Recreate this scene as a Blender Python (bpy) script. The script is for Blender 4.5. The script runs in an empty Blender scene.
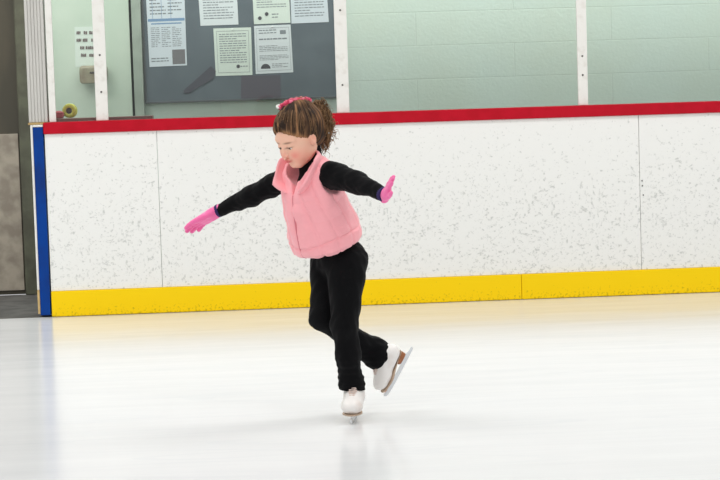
import bpy, math, random
import numpy as np
C = bpy.context.scene.collection
PI = math.pi
V3 = lambda *a: np.array(a, dtype=np.float64)
f32 = np.float32

# ------------------------------------------------------------------ camera model
FPX = 2000.0; CAMD = 11.038; CAMH = 1.19
YAW, PITCH, ROLL = map(math.radians, (3.3453, 4.2686, -1.7879))
Fw = V3(math.sin(YAW)*math.cos(PITCH), math.cos(YAW)*math.cos(PITCH), -math.sin(PITCH))
_r = V3(math.cos(YAW), -math.sin(YAW), 0); _u = np.cross(_r, Fw)
Rt = _r*math.cos(ROLL)+_u*math.sin(ROLL); Up = -_r*math.sin(ROLL)+_u*math.cos(ROLL)
CAM = V3(0, -CAMD, CAMH)
def at(px, py, Y):
    "the point of the world plane y = Y seen in direction (px, py)"
    v = Fw + Rt*(px-360)/FPX - Up*(py-240)/FPX
    return CAM + v*((Y+CAMD)/v[1])
SY = -3.861                                   # depth of the skater
def sk(px, py, dy=0.0): return at(px, py, SY+dy)

# ------------------------------------------------------------------ materials
def lin(c):
    return tuple(((x/255)/12.92 if x/255 <= .04045 else ((x/255+.055)/1.055)**2.4) for x in c)
MATS = {}
def mat(name, rgb, rough=.6, metal=0., spec=.5, sheen=0., coat=0., sss=0.):
    m = bpy.data.materials.new(name); m.use_nodes = True
    b = m.node_tree.nodes['Principled BSDF']
    b.inputs['Base Color'].default_value = (*lin(rgb), 1)
    b.inputs['Roughness'].default_value = rough; b.inputs['Metallic'].default_value = metal
    b.inputs['Specular IOR Level'].default_value = spec
    b.inputs['Sheen Weight'].default_value = sheen; b.inputs['Coat Weight'].default_value = coat
    if sss:
        b.inputs['Subsurface Weight'].default_value = sss; b.inputs['Subsurface Scale'].default_value = .01
        b.inputs['Subsurface Radius'].default_value = (1, .4, .25)
    MATS[name] = m
    return m
def nodes(m): return m.node_tree.nodes, m.node_tree.links, m.node_tree.nodes['Principled BSDF']
def N(nt, t, **kw):
    n = nt.new(t)
    for k, v in kw.items():
        if k in n.inputs: n.inputs[k].default_value = v
        else: setattr(n, k, v)
    return n
def bump(m, scale, strength, dist=.002, detail=3, coord='Object', stretch=(1,1,1)):
    nt, lk, b = nodes(m)
    tc = nt.new('ShaderNodeTexCoord'); mp = nt.new('ShaderNodeMapping'); mp.inputs['Scale'].default_value = stretch
    nz = N(nt, 'ShaderNodeTexNoise', Scale=scale, Detail=detail)
    bp = N(nt, 'ShaderNodeBump', Strength=strength, Distance=dist)
    lk.new(tc.outputs[coord], mp.inputs['Vector']); lk.new(mp.outputs[0], nz.inputs['Vector'])
    lk.new(nz.outputs['Fac'], bp.inputs['Height']); lk.new(bp.outputs[0], b.inputs['Normal'])
    return m
def mottle(m, rgb2, scale, lo=.4, hi=.6, detail=4, stretch=(1,1,1)):
    nt, lk, b = nodes(m)
    c1 = b.inputs['Base Color'].default_value[:]
    tc = nt.new('ShaderNodeTexCoord'); mp = nt.new('ShaderNodeMapping'); mp.inputs['Scale'].default_value = stretch
    nz = N(nt, 'ShaderNodeTexNoise', Scale=scale, Detail=detail)
    mr = N(nt, 'ShaderNodeMapRange'); mr.inputs[1].default_value = lo; mr.inputs[2].default_value = hi
    mx = N(nt, 'ShaderNodeMix', data_type='RGBA'); mx.inputs[6].default_value = c1; mx.inputs[7].default_value = (*lin(rgb2), 1)
    lk.new(tc.outputs['Object'], mp.inputs['Vector']); lk.new(mp.outputs[0], nz.inputs['Vector'])
    lk.new(nz.outputs['Fac'], mr.inputs[0]); lk.new(mr.outputs[0], mx.inputs[0]); lk.new(mx.outputs[2], b.inputs['Base Color'])
    return m
def attr_mat(name, rough=.6, **kw):
    m = mat(name, (200,200,200), rough, **kw)
    nt, lk, b = nodes(m)
    a = N(nt, 'ShaderNodeAttribute', attribute_name='Col')
    lk.new(a.outputs['Color'], b.inputs['Base Color'])
    return m

# ------------------------------------------------------------------ mesh helpers
def link_mesh(name, verts, faces, m, parent=None, smooth=False, col=None):
    me = bpy.data.meshes.new(name)
    verts = np.asarray(verts, dtype=np.float64)
    if isinstance(faces, np.ndarray):
        me.vertices.add(len(verts)); me.vertices.foreach_set('co', verts.astype(f32).ravel())
        n = faces.shape[1]
        me.loops.add(faces.size); me.loops.foreach_set('vertex_index', faces.astype(np.int32).ravel())
        me.polygons.add(len(faces)); me.polygons.foreach_set('loop_start', np.arange(0, faces.size, n, dtype=np.int32))
        me.update(calc_edges=True)
    else:
        me.from_pydata([tuple(v) for v in verts], [], faces)
    me.validate(); me.update()
    if col is not None:
        ca = me.color_attributes.new('Col', 'FLOAT_COLOR', 'POINT')
        ca.data.foreach_set('color', np.column_stack([col, np.ones(len(col))]).astype(f32).ravel())
    me.materials.append(m)
    if smooth: me.polygons.foreach_set('use_smooth', [True]*len(me.polygons))
    o = bpy.data.objects.new(name, me); C.objects.link(o)
    if parent is not None:
        o.parent = parent
        off = np.array(parent.location)
        if parent.parent is not None: off = off + np.array(parent.parent.location)
        me.vertices.foreach_get('co', buf := np.empty(len(me.vertices)*3, f32))
        me.vertices.foreach_set('co', (buf.reshape(-1,3)-off.astype(f32)).ravel()); me.update()
    return o
def set_origin(o, p):
    me = o.data; buf = np.empty(len(me.vertices)*3, f32); me.vertices.foreach_get('co', buf)
    me.vertices.foreach_set('co', (buf.reshape(-1,3)-np.array(p, f32)).ravel()); me.update(); o.location = p
def tag(o, label=None, cat=None, group=None, kind=None):
    for k, v in (('label', label), ('category', cat), ('group', group), ('kind', kind)):
        if v: o[k] = v
    return o
def empty(name, p):
    o = bpy.data.objects.new(name, None); o.location = tuple(p); o.empty_display_size = .05; C.objects.link(o); return o
class MB:
    def __init__(s): s.v = []; s.f = []
    def add(s, v, f):
        n = len(s.v); s.v += [tuple(x) for x in v]; s.f += [tuple(i+n for i in q) for q in f]
    def box(s, x0, x1, y0, y1, z0, z1, bev=0):
        if bev == 0:
            v = [(x,y,z) for x in (x0,x1) for y in (y0,y1) for z in (z0,z1)]
            s.add(v, [(0,1,3,2),(4,6,7,5),(0,4,5,1),(2,3,7,6),(0,2,6,4),(1,5,7,3)]); return s
        import bmesh
        bm = bmesh.new(); bmesh.ops.create_cube(bm, size=1)
        for q in bm.verts:
            q.co.x = (x0+x1)/2+q.co.x*(x1-x0); q.co.y = (y0+y1)/2+q.co.y*(y1-y0); q.co.z = (z0+z1)/2+q.co.z*(z1-z0)
        bmesh.ops.bevel(bm, geom=list(bm.edges), offset=bev, segments=3, profile=.5, affect='EDGES')
        bm.verts.ensure_lookup_table(); bm.verts.index_update()
        s.add([tuple(q.co) for q in bm.verts], [tuple(q.index for q in f.verts) for f in bm.faces]); bm.free(); return s
    def prism(s, quad, n, t):
        "quad: 4 points, thickness t along -n (n faces the viewer)"
        a = [np.array(q) for q in quad]; b = [q-np.array(n)*t for q in a]
        s.add(a+b, [(0,1,2,3),(7,6,5,4),(0,4,5,1),(1,5,6,2),(2,6,7,3),(3,7,4,0)]); return s
    def tube(s, pts, r, n=8, cap=True, flat=None):
        pts = [np.array(p, float) for p in pts]; k = len(pts)
        rr = r if hasattr(r, '__len__') else [r]*k
        t0 = pts[1]-pts[0]; t0 /= np.linalg.norm(t0)+1e-12
        u = np.cross(t0, V3(.3,.5,.81)); u /= np.linalg.norm(u)
        v = []
        for i, p in enumerate(pts):
            t = pts[min(i+1,k-1)]-pts[max(i-1,0)]; t /= np.linalg.norm(t)+1e-12
            u = u-t*(u@t); u /= np.linalg.norm(u)+1e-12; w = np.cross(t, u)
            for j in range(n):
                a = 2*PI*j/n; v.append(p+(u*math.cos(a)+w*math.sin(a))*rr[i])
        f = [(i*n+j, i*n+(j+1)%n, (i+1)*n+(j+1)%n, (i+1)*n+j) for i in range(k-1) for j in range(n)]
        if cap: f += [tuple(range(n-1,-1,-1)), tuple(range((k-1)*n, k*n))]
        s.add(v, f); return s
    def lathe(s, prof, c, ax=(0,0,1), n=24):
        ax = np.array(ax, float); ax /= np.linalg.norm(ax)
        u = np.cross(ax, V3(.31,.52,.8)); u /= np.linalg.norm(u); w = np.cross(ax, u); v = []
        for (r, h) in prof:
            for j in range(n):
                a = 2*PI*j/n; v.append(np.array(c)+ax*h+(u*math.cos(a)+w*math.sin(a))*r)
        k = len(prof)
        f = [(i*n+j, i*n+(j+1)%n, (i+1)*n+(j+1)%n, (i+1)*n+j) for i in range(k-1) for j in range(n)]
        f += [tuple(range(n-1,-1,-1)), tuple(range((k-1)*n, k*n))]
        s.add(v, f); return s
    def build(s, name, m, parent=None, smooth=False, flip=False):
        o = link_mesh(name, s.v, s.f, m, parent, smooth)
        import bmesh
        bm = bmesh.new(); bm.from_mesh(o.data); bmesh.ops.recalc_face_normals(bm, faces=list(bm.faces)); bm.to_mesh(o.data); bm.free()
        return o

# ------------------------------------------------------------------ implicit surfaces
def axis(lo, hi, step, fine=None):
    "grid coordinates, with finer steps in the interval fine = (a, b, step)"
    if fine is None: return np.arange(lo, hi+step, step, dtype=np.float64)
    a, b, s = fine; a = max(a, lo); b = min(b, hi)
    return np.concatenate([np.arange(lo, a, step), np.arange(a, b, s), np.arange(b, hi+step, step)])
class G:
    def __init__(s, xs, ys, zs):
        s.xs, s.ys, s.zs = xs, ys, zs
        s.x = xs.astype(f32)[:,None,None]; s.y = ys.astype(f32)[None,:,None]; s.z = zs.astype(f32)[None,None,:]
    def local(s, o, fr):
        "coordinates in the frame fr (rows: axes) at o"
        dx, dy, dz = s.x-f32(o[0]), s.y-f32(o[1]), s.z-f32(o[2])
        return [dx*f32(a[0])+dy*f32(a[1])+dz*f32(a[2]) for a in fr]
    def cap(s, a, b, ra, rb):
        ba = b-a; L = f32(ba@ba)
        px, py, pz = s.x-f32(a[0]), s.y-f32(a[1]), s.z-f32(a[2])
        h = np.clip((px*f32(ba[0])+py*f32(ba[1])+pz*f32(ba[2]))/L, 0, 1)
        return np.sqrt((px-h*f32(ba[0]))**2+(py-h*f32(ba[1]))**2+(pz-h*f32(ba[2]))**2)-(f32(ra)+h*f32(rb-ra))
def cl(p, a, b, ra, rb):
    "tapered capsule in local coordinates p = [a, b, c]"
    a = np.array(a, float); b = np.array(b, float); ba = b-a; L = f32(ba@ba)
    q = [p[i]-f32(a[i]) for i in range(3)]
    h = np.clip((q[0]*f32(ba[0])+q[1]*f32(ba[1])+q[2]*f32(ba[2]))/L, 0, 1)
    return np.sqrt(sum((q[i]-h*f32(ba[i]))**2 for i in range(3)))-(f32(ra)+h*f32(rb-ra))
def el(p, c, r):
    q = [(p[i]-f32(c[i])) for i in range(3)]
    k0 = np.sqrt(sum((q[i]/f32(r[i]))**2 for i in range(3))); k1 = np.sqrt(sum((q[i]/f32(r[i]**2))**2 for i in range(3)))
    return k0*(k0-1)/(k1+f32(1e-6))
def rbox(p, c, h, r):
    q = [np.abs(p[i]-f32(c[i]))-f32(h[i]-r) for i in range(3)]
    return np.sqrt(sum(np.maximum(x,0)**2 for x in q))+np.minimum(np.maximum(np.maximum(q[0],q[1]),q[2]),0)-f32(r)
def smin(a, b, k):
    k = f32(k); h = np.clip(.5+.5*(b-a)/k, 0, 1); return b*(1-h)+a*h-k*h*(1-h)
def smax(a, b, k): return -smin(-a, -b, k)
def nets(F, g):
    F = np.ascontiguousarray(F, dtype=f32); s = F < 0
    nx, ny, nz = F.shape
    cnt = np.zeros((nx-1,ny-1,nz-1), np.int8)
    for i in (0,1):
        for j in (0,1):
            for k in (0,1): cnt += s[i:nx-1+i, j:ny-1+j, k:nz-1+k]
    act = np.argwhere((cnt > 0) & (cnt < 8))
    idx = np.full(cnt.shape, -1, np.int64); idx[act[:,0],act[:,1],act[:,2]] = np.arange(len(act))
    vals = {}; pos = {}
    for i in (0,1):
        for j in (0,1):
            for k in (0,1):
                vals[i,j,k] = F[act[:,0]+i, act[:,1]+j, act[:,2]+k].astype(np.float64)
                pos[i,j,k] = np.column_stack([g.xs[act[:,0]+i], g.ys[act[:,1]+j], g.zs[act[:,2]+k]])
    acc = np.zeros((len(act),3)); n = np.zeros(len(act))
    keys = list(vals)
    for a in keys:
        for ax in range(3):
            if a[ax]: continue
            b = list(a); b[ax] = 1; b = tuple(b)
            va, vb = vals[a], vals[b]; m = (va < 0) != (vb < 0)
            t = np.where(m, va/(va-vb+1e-20), 0)
            acc += np.where(m[:,None], pos[a]+(pos[b]-pos[a])*t[:,None], 0); n += m
    verts = acc/n[:,None]
    faces = []
    for ax in range(3):
        sl0 = [slice(None)]*3; sl1 = [slice(None)]*3; sl0[ax] = slice(0,-1); sl1[ax] = slice(1,None)
        A, B = s[tuple(sl0)], s[tuple(sl1)]
        e = np.argwhere(A != B); o1, o2 = [q for q in range(3) if q != ax]
        lim = np.array(cnt.shape)
        ok = (e[:,o1] > 0)&(e[:,o2] > 0)&(e[:,o1] < lim[o1])&(e[:,o2] < lim[o2]); e = e[ok]
        ins = A[e[:,0],e[:,1],e[:,2]]
        def cell(d1, d2):
            c = e.copy(); c[:,o1] += d1; c[:,o2] += d2; return idx[c[:,0],c[:,1],c[:,2]]
        q = np.column_stack([cell(-1,-1), cell(0,-1), cell(0,0), cell(-1,0)])
        fl = ins if ax != 1 else ~ins
        faces.append(np.where(fl[:,None], q, q[:,::-1]))
    return verts, np.vstack(faces)
def frame(fwd, up):
    "rows: left, forward, up"
    f = np.array(fwd, float); f /= np.linalg.norm(f)
    u = np.array(up, float); u -= f*(u@f); u /= np.linalg.norm(u)
    return np.array([np.cross(u, f), f, u])
def to_local(v, o, fr): return (v-np.array(o)) @ np.array(fr).T
def rotax(v, ax, a):
    ax = np.array(ax)/np.linalg.norm(ax); v = np.array(v, float)
    return v*math.cos(a)+np.cross(ax, v)*math.sin(a)+ax*(ax@v)*(1-math.cos(a))
def vnoise(v, sc, seed=0):
    "cheap smooth wobble of points, about -1..1"
    rs = np.random.RandomState(seed); out = 0
    for k in range(7):
        d = rs.normal(size=3); d /= np.linalg.norm(d); out = out+np.sin((v@d)*sc*rs.uniform(.6,1.8)+rs.uniform(0,6.3))
    return out/3.2
def gnoise(g, sc, seed=0):
    rs = np.random.RandomState(seed); out = 0
    for k in range(5):
        d = rs.normal(size=3); d /= np.linalg.norm(d); d *= sc*rs.uniform(.6,1.7)
        out = out+np.sin(g.x*f32(d[0])+g.y*f32(d[1])+g.z*f32(d[2])+f32(rs.uniform(0,6.3)))
    return out/f32(2.6)
def bgrid(pts, pad, step):
    p = np.array(pts); lo = p.min(0)-pad; hi = p.max(0)+pad
    return G(*[axis(lo[i], hi[i], step) for i in range(3)])

# ================================================================== THE SETTING
# ---- ice
m_ice = mat('ice', (243,244,246), .24, spec=.5)
nt, lk, b = nodes(m_ice)
b.inputs['IOR'].default_value = 1.31
tc = nt.new('ShaderNodeTexCoord')
mp = N(nt, 'ShaderNodeMapping', Scale=(.5, 3.2, 1), Rotation=(0, 0, .05)); lk.new(tc.outputs['Object'], mp.inputs[0])
n1 = N(nt, 'ShaderNodeTexNoise', Scale=2.2, Detail=6, Roughness=.62); lk.new(mp.outputs[0], n1.inputs['Vector'])
mr = N(nt, 'ShaderNodeMapRange'); mr.inputs[1].default_value = .3; mr.inputs[2].default_value = .7; mr.inputs[3].default_value = .14; mr.inputs[4].default_value = .21
lk.new(n1.outputs['Fac'], mr.inputs[0]); lk.new(mr.outputs[0], b.inputs['Roughness'])
cr = N(nt, 'ShaderNodeMix', data_type='RGBA'); cr.inputs[6].default_value = (*lin((220,222,224)),1); cr.inputs[7].default_value = (*lin((229,230,230)),1)
lk.new(n1.outputs['Fac'], cr.inputs[0])
# long thin skate cuts
cut = None
for (rz, sc, th) in ((.04, 5.0, .012), (-.25, 3.1, .010), (.5, 2.3, .008)):
    m2 = N(nt, 'ShaderNodeMapping', Scale=(.12, 1, 1), Rotation=(0, 0, rz)); lk.new(tc.outputs['Object'], m2.inputs[0])
    nn = N(nt, 'ShaderNodeTexNoise', Scale=sc, Detail=0); lk.new(m2.outputs[0], nn.inputs['Vector'])
    s1 = N(nt, 'ShaderNodeMath', operation='SUBTRACT'); s1.inputs[1].default_value = .5; lk.new(nn.outputs['Fac'], s1.inputs[0])
    s2 = N(nt, 'ShaderNodeMath', operation='ABSOLUTE'); lk.new(s1.outputs[0], s2.inputs[0])
    s3 = N(nt, 'ShaderNodeMath', operation='LESS_THAN'); s3.inputs[1].default_value = th; lk.new(s2.outputs[0], s3.inputs[0])
    if cut is None: cut = s3
    else:
        mm = N(nt, 'ShaderNodeMath', operation='MAXIMUM'); lk.new(cut.outputs[0], mm.inputs[0]); lk.new(s3.outputs[0], mm.inputs[1]); cut = mm
n3 = N(nt, 'ShaderNodeTexNoise', Scale=1.3, Detail=2); lk.new(tc.outputs['Object'], n3.inputs['Vector'])
cm = N(nt, 'ShaderNodeMath', operation='MULTIPLY'); lk.new(cut.outputs[0], cm.inputs[0]); lk.new(n3.outputs['Fac'], cm.inputs[1])
cm2 = N(nt, 'ShaderNodeMath', operation='MULTIPLY'); cm2.inputs[1].default_value = .28; lk.new(cm.outputs[0], cm2.inputs[0])
c2 = N(nt, 'ShaderNodeMix', data_type='RGBA'); c2.inputs[7].default_value = (*lin((205,210,215)),1)
lk.new(cr.outputs[2], c2.inputs[6]); lk.new(cm2.outputs[0], c2.inputs[0]); lk.new(c2.outputs[2], b.inputs['Base Color'])
bp = N(nt, 'ShaderNodeBump', Strength=.10, Distance=.004); lk.new(n1.outputs['Fac'], bp.inputs['Height']); lk.new(bp.outputs[0], b.inputs['Normal'])
WY = 1.35                                     # back wall, behind the walkway
o = MB().box(-9, 9, -16, .0, -.12, 0).build('floor', m_ice); tag(o, 'white rink ice, lightly cut by skates', None, None, 'structure')
m_rub = mottle(bump(mat('rubber_floor', (84,82,79), .8), 60, .4), (66,64,62), 9)
o = MB().box(-9, 9, .0, WY, -.12, .0).build('floor_walkway', m_rub); tag(o, 'dark grey rubber walkway behind the boards', None, None, 'structure')
# ---- painted block wall
m_wall = mat('painted_block', (204,221,212), .5, spec=.35)
nt, lk, b = nodes(m_wall)
tc = nt.new('ShaderNodeTexCoord'); sp = nt.new('ShaderNodeSeparateXYZ'); cb = nt.new('ShaderNodeCombineXYZ')
lk.new(tc.outputs['Object'], sp.inputs[0]); lk.new(sp.outputs['X'], cb.inputs['X']); lk.new(sp.outputs['Z'], cb.inputs['Y'])
mpw = N(nt, 'ShaderNodeMapping', Location=(.11, -.010, 0)); lk.new(cb.outputs[0], mpw.inputs[0])
bk = N(nt, 'ShaderNodeTexBrick'); bk.inputs['Scale'].default_value = 1; bk.inputs['Mortar Size'].default_value = .0035
bk.inputs['Brick Width'].default_value = 1.22; bk.inputs['Row Height'].default_value = .2065; bk.inputs['Mortar Smooth'].default_value = .3
bk.inputs['Color1'].default_value = (*lin((204,221,212)),1); bk.inputs['Color2'].default_value = (*lin((206,222,212)),1); bk.inputs['Mortar'].default_value = (*lin((195,211,202)),1)
lk.new(mpw.outputs[0], bk.inputs['Vector'])
nz = N(nt, 'ShaderNodeTexNoise', Scale=1.7, Detail=5); lk.new(tc.outputs['Object'], nz.inputs['Vector'])
mx = N(nt, 'ShaderNodeMix', data_type='RGBA'); mx.inputs[7].default_value = (*lin((201,214,199)),1)
mr = N(nt, 'ShaderNodeMapRange'); mr.inputs[1].default_value = .42; mr.inputs[2].default_value = .75; mr.inputs[4].default_value = .7; lk.new(nz.outputs['Fac'], mr.inputs[0])
lk.new(mr.outputs[0], mx.inputs[0]); lk.new(bk.outputs['Color'], mx.inputs[6]); lk.new(mx.outputs[2], b.inputs['Base Color'])
nb = N(nt, 'ShaderNodeTexNoise', Scale=55, Detail=4); lk.new(tc.outputs['Object'], nb.inputs['Vector'])
ma = N(nt, 'ShaderNodeMath', operation='MULTIPLY_ADD'); ma.inputs[1].default_value = -.8; lk.new(bk.outputs['Fac'], ma.inputs[0]); lk.new(nb.outputs['Fac'], ma.inputs[2])
bp = N(nt, 'ShaderNodeBump', Strength=.35, Distance=.004); lk.new(ma.outputs[0], bp.inputs['Height']); lk.new(bp.outputs[0], b.inputs['Normal'])
XD0 = at(-95, 200, WY)[0]; XD1 = at(34, 200, WY)[0]          # the doorway seen through the gap in the boards
ZT = 3.2
wb = MB(); wb.box(-9, XD0, WY, WY+.2, 0, ZT); wb.box(XD1, 9, WY, WY+.2, 0, ZT); wb.box(XD0, XD1, WY, WY+.2, 2.15, ZT)
tag(wb.build('wall_back', m_wall), 'pale mint painted block wall behind the rink glass', None, None, 'structure')
# ---- grey metal door beyond the gap
m_door = mottle(mat('olive_door_paint', (80,74,60), .45), (70,66,54), 5, stretch=(1,1,.3))
m_frame = mottle(mat('olive_frame_paint', (96,98,80), .45), (80,80,66), 8)
m_kick = mottle(mat('scuffed_metal', (180,170,154), .5, metal=.0), (150,140,126), 9, detail=6)
de = empty('door_1', (XD0, WY, 0)); tag(de, 'dark olive metal door with a big scuffed grey kick plate, beyond the gap', None, None, 'structure')
fw = .068
d = MB(); d.box(XD0+fw, XD1-fw, WY+.03, WY+.08, .001, 2.08); d.build('door_leaf', m_door, de)
zk0 = at(8, 291, WY)[2]; zk1 = at(8, 134, WY)[2]; xk = at(20.5, 200, WY)[0]
k = MB().box(XD0+.12, xk, WY+.018, WY+.03, max(zk0,.012), zk1, .003).build('kick_plate', m_kick, de)
f = MB(); f.box(XD1-fw, XD1, WY-.03, WY+.1, 0, 2.15, .006); f.box(XD0, XD0+fw, WY-.03, WY+.1, 0, 2.15, .006); f.box(XD0+fw, XD1-fw, WY-.03, WY+.1, 2.08, 2.15)
f.box(XD1-fw-.006, XD1-fw, WY+.0, WY+.03, 0, 2.08)
f.build('door_frame', m_frame, de)
# threshold at the gap in the boards
# ---- mint door with its frame, behind the glass
m_mint = mottle(mat('mint_door_paint', (200,214,198), .4), (190,207,190), 3)
m_mframe = mottle(mat('grey_green_frame', (160,172,160), .4), (146,158,146), 6)
m_gap = mat('dark_gap', (40,48,46), .8)
xm0 = at(40, 60, WY)[0]; xm1 = at(143, 60, WY)[0]; xm2 = at(133.5, 60, WY)[0]
dm = empty('door_2', (xm0, WY, 0)); tag(dm, 'pale mint door in a grey green frame beside the notice board', None, None, 'structure')
MB().box(xm0+.05, xm2-.016, WY-.035, WY-.001, .01, 2.1).build('door_leaf', m_mint, dm)
MB().box(xm2-.016, xm2, WY-.012, WY-.001, .01, 2.1).build('door_gap', m_gap, dm)
f = MB(); f.box(xm2, xm1, WY-.06, WY-.001, 0, 2.17, .006); f.box(xm0, xm0+.05, WY-.06, WY-.001, 0, 2.17, .006); f.box(xm0+.05, xm2, WY-.06, WY-.001, 2.1, 2.17)
f.build('door_frame', m_mframe, dm)

# ================================================================== RINK BOARDS
m_board = mat('scuffed_white_board', (243,243,239), .35, spec=.4)
nt, lk, b = nodes(m_board)
tc = nt.new('ShaderNodeTexCoord'); sp = nt.new('ShaderNodeSeparateXYZ'); lk.new(tc.outputs['Object'], sp.inputs[0])
def flecks(scale, stretch, rot, th, seed):
    mp = N(nt, 'ShaderNodeMapping', Scale=stretch, Rotation=(0, rot, 0), Location=(seed, seed*.7, 0)); lk.new(tc.outputs['Object'], mp.inputs[0])
    vo = N(nt, 'ShaderNodeTexNoise', Scale=scale, Detail=2.0, Roughness=.6); lk.new(mp.outputs[0], vo.inputs['Vector'])
    big = N(nt, 'ShaderNodeTexNoise', Scale=2.3, Detail=3); lk.new(mp.outputs[0], big.inputs['Vector'])
    ad = N(nt, 'ShaderNodeMath', operation='MULTIPLY_ADD'); ad.inputs[1].default_value = .16; lk.new(big.outputs['Fac'], ad.inputs[0]); lk.new(vo.outputs['Fac'], ad.inputs[2])
    # fewer marks towards the top of the board
    h = N(nt, 'ShaderNodeMapRange'); h.inputs[1].default_value = .55; h.inputs[2].default_value = 1.05; h.inputs[3].default_value = 0; h.inputs[4].default_value = .085; lk.new(sp.outputs['Z'], h.inputs[0])
    sb = N(nt, 'ShaderNodeMath', operation='SUBTRACT'); lk.new(ad.outputs[0], sb.inputs[0]); lk.new(h.outputs[0], sb.inputs[1])
    mr = N(nt, 'ShaderNodeMapRange'); mr.inputs[1].default_value = th; mr.inputs[2].default_value = th+.12; lk.new(sb.outputs[0], mr.inputs[0])
    return mr
fl = [flecks(38, (1,1,1.5), .5, .675, 1.3), flecks(32, (1.7,1,1), -.6, .685, 5.1), flecks(56, (1,1,1.2), .2, .69, 9.7)]
a1 = N(nt, 'ShaderNodeMath', operation='MAXIMUM'); lk.new(fl[0].outputs[0], a1.inputs[0]); lk.new(fl[1].outputs[0], a1.inputs[1])
a2 = N(nt, 'ShaderNodeMath', operation='MAXIMUM'); lk.new(a1.outputs[0], a2.inputs[0]); lk.new(fl[2].outputs[0], a2.inputs[1])
a3 = N(nt, 'ShaderNodeMath', operation='MULTIPLY'); a3.inputs[1].default_value = .43; lk.new(a2.outputs[0], a3.inputs[0])
mx = N(nt, 'ShaderNodeMix', data_type='RGBA'); mx.inputs[6].default_value = (*lin((243,243,239)),1); mx.inputs[7].default_value = (*lin((148,152,146)),1)
lk.new(a3.outputs[0], mx.inputs[0]); lk.new(mx.outputs[2], b.inputs['Base Color'])
m_yel = mat('yellow_kick_plate', (255,214,0), .5, spec=.2)
nt, lk, b = nodes(m_yel)
tc = nt.new('ShaderNodeTexCoord'); sp = nt.new('ShaderNodeSeparateXYZ'); lk.new(tc.outputs['Object'], sp.inputs[0])
nz = N(nt, 'ShaderNodeTexNoise', Scale=75, Detail=3); lk.new(tc.outputs['Object'], nz.inputs['Vector'])
h = N(nt, 'ShaderNodeMapRange'); h.inputs[1].default_value = .0; h.inputs[2].default_value = .075; h.inputs[3].default_value = .14; h.inputs[4].default_value = -.04; lk.new(sp.outputs['Z'], h.inputs[0])
ad = N(nt, 'ShaderNodeMath', operation='ADD'); lk.new(nz.outputs['Fac'], ad.inputs[0]); lk.new(h.outputs[0], ad.inputs[1])
mr = N(nt, 'ShaderNodeMapRange'); mr.inputs[1].default_value = .62; mr.inputs[2].default_value = .76; mr.inputs[4].default_value = .4; lk.new(ad.outputs[0], mr.inputs[0])
mx = N(nt, 'ShaderNodeMix', data_type='RGBA'); mx.inputs[6].default_value = (*lin((255,214,0)),1); mx.inputs[7].default_value = (*lin((120,104,10)),1)
lk.new(mr.outputs[0], mx.inputs[0]); lk.new(mx.outputs[2], b.inputs['Base Color'])
m_red = mottle(mat('red_cap', (190,14,38), .5, spec=.15), (182,12,34), 14)
m_blue = mottle(mat('blue_end_board', (0,62,146), .5), (24,40,92), 3, .45, .7)
m_blue.node_tree.nodes['Principled BSDF'].inputs['Specular IOR Level'].default_value = .15
m_white = mottle(bump(mat('white_painted_metal', (236,234,228), .4), 90, .15), (222,218,210), 22, .5, .75)
m_steel = mat('steel', (150,150,150), .35, metal=.8)
m_dark = mat('dark_bolt', (70,66,62), .5)
m_tan = mottle(mat('tan_wood', (206,176,120), .6), (180,150,96), 12)
XL = at(48, 220, 0)[0]; XR = 5.2
s1 = at(160, 220, 0)[0]; s2 = at(640, 190, 0)[0]; sy = at(521.5, 290, 0)[0]
zcap0 = at(400, 122.8, 0)[2]; zcap1 = 1.07; zk = at(400, 278.6, 0)[2]
rb = empty('rink_board', (XL, 0, 0)); tag(rb, 'long white rink board with scuff marks, red cap rail and yellow kick plate', 'rink board')
for x0, x1 in ((XL, s1), (s1, s2), (s2, XR)):
    MB().box(x0+.0012, x1-.0012, .0, .02, zk+.001, zcap0, .0012).build('board_panel', m_board, rb)
for x0, x1 in ((XL, sy), (sy, XR)):
    MB().box(x0+.0008, x1-.0008, -.012, .02, .002, zk, .004).build('kick_plate', m_yel, rb)
MB().box(XL-.004, XR, -.014, .13, zcap0, zcap1, .006).build('cap_rail', m_red, rb)
fr_ = MB()
fr_.box(XL, XR, .02, .1, .03, .09)
fr_.box(XL, XR, .02, .1, zcap0-.06, zcap0)
x = XL+.02
while x < XR-.1: fr_.box(x, x+.05, .02, .1, .09, zcap0-.06); x += .61
fr_.build('steel_framing', m_steel, rb)
m_bolt = m_dark
for zz, dx in ((.612,.014),(.640,.012),(.560,.018)):
    for _ in (0,): MB().lathe([(.0,-.004),(.004,-.003),(.004,.001)], (s2+dx, 0, zz), (0,1,0), 10).build('panel_bolt', m_dark, rb)
# blue end post of the gate opening
xb0 = at(36.8, 220, 0)[0]
eb = empty('gate_post', (xb0, 0, 0)); tag(eb, 'tall blue gate post with white edge strip at the left end of the boards', 'post')
zb1 = at(38, 125, 0)[2]
MB().box(xb0, XL-.006, -.008, .14, .012, zb1-.012, .004).build('blue_facing', m_blue, eb)
MB().box(xb0-.014, xb0-.001, -.004, .14, at(34,290,0)[2], zb1, .003).build('white_edge', m_white, eb)
MB().box(xb0-.014, xb0-.001, -.006, .14, .02, at(34,290,0)[2]-.001, .003).build('wood_shim', m_tan, eb)
MB().box(xb0-.0005, XL-.006, -.010, .14, zb1-.011, zb1, .003).build('white_cap', m_white, eb)
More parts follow.
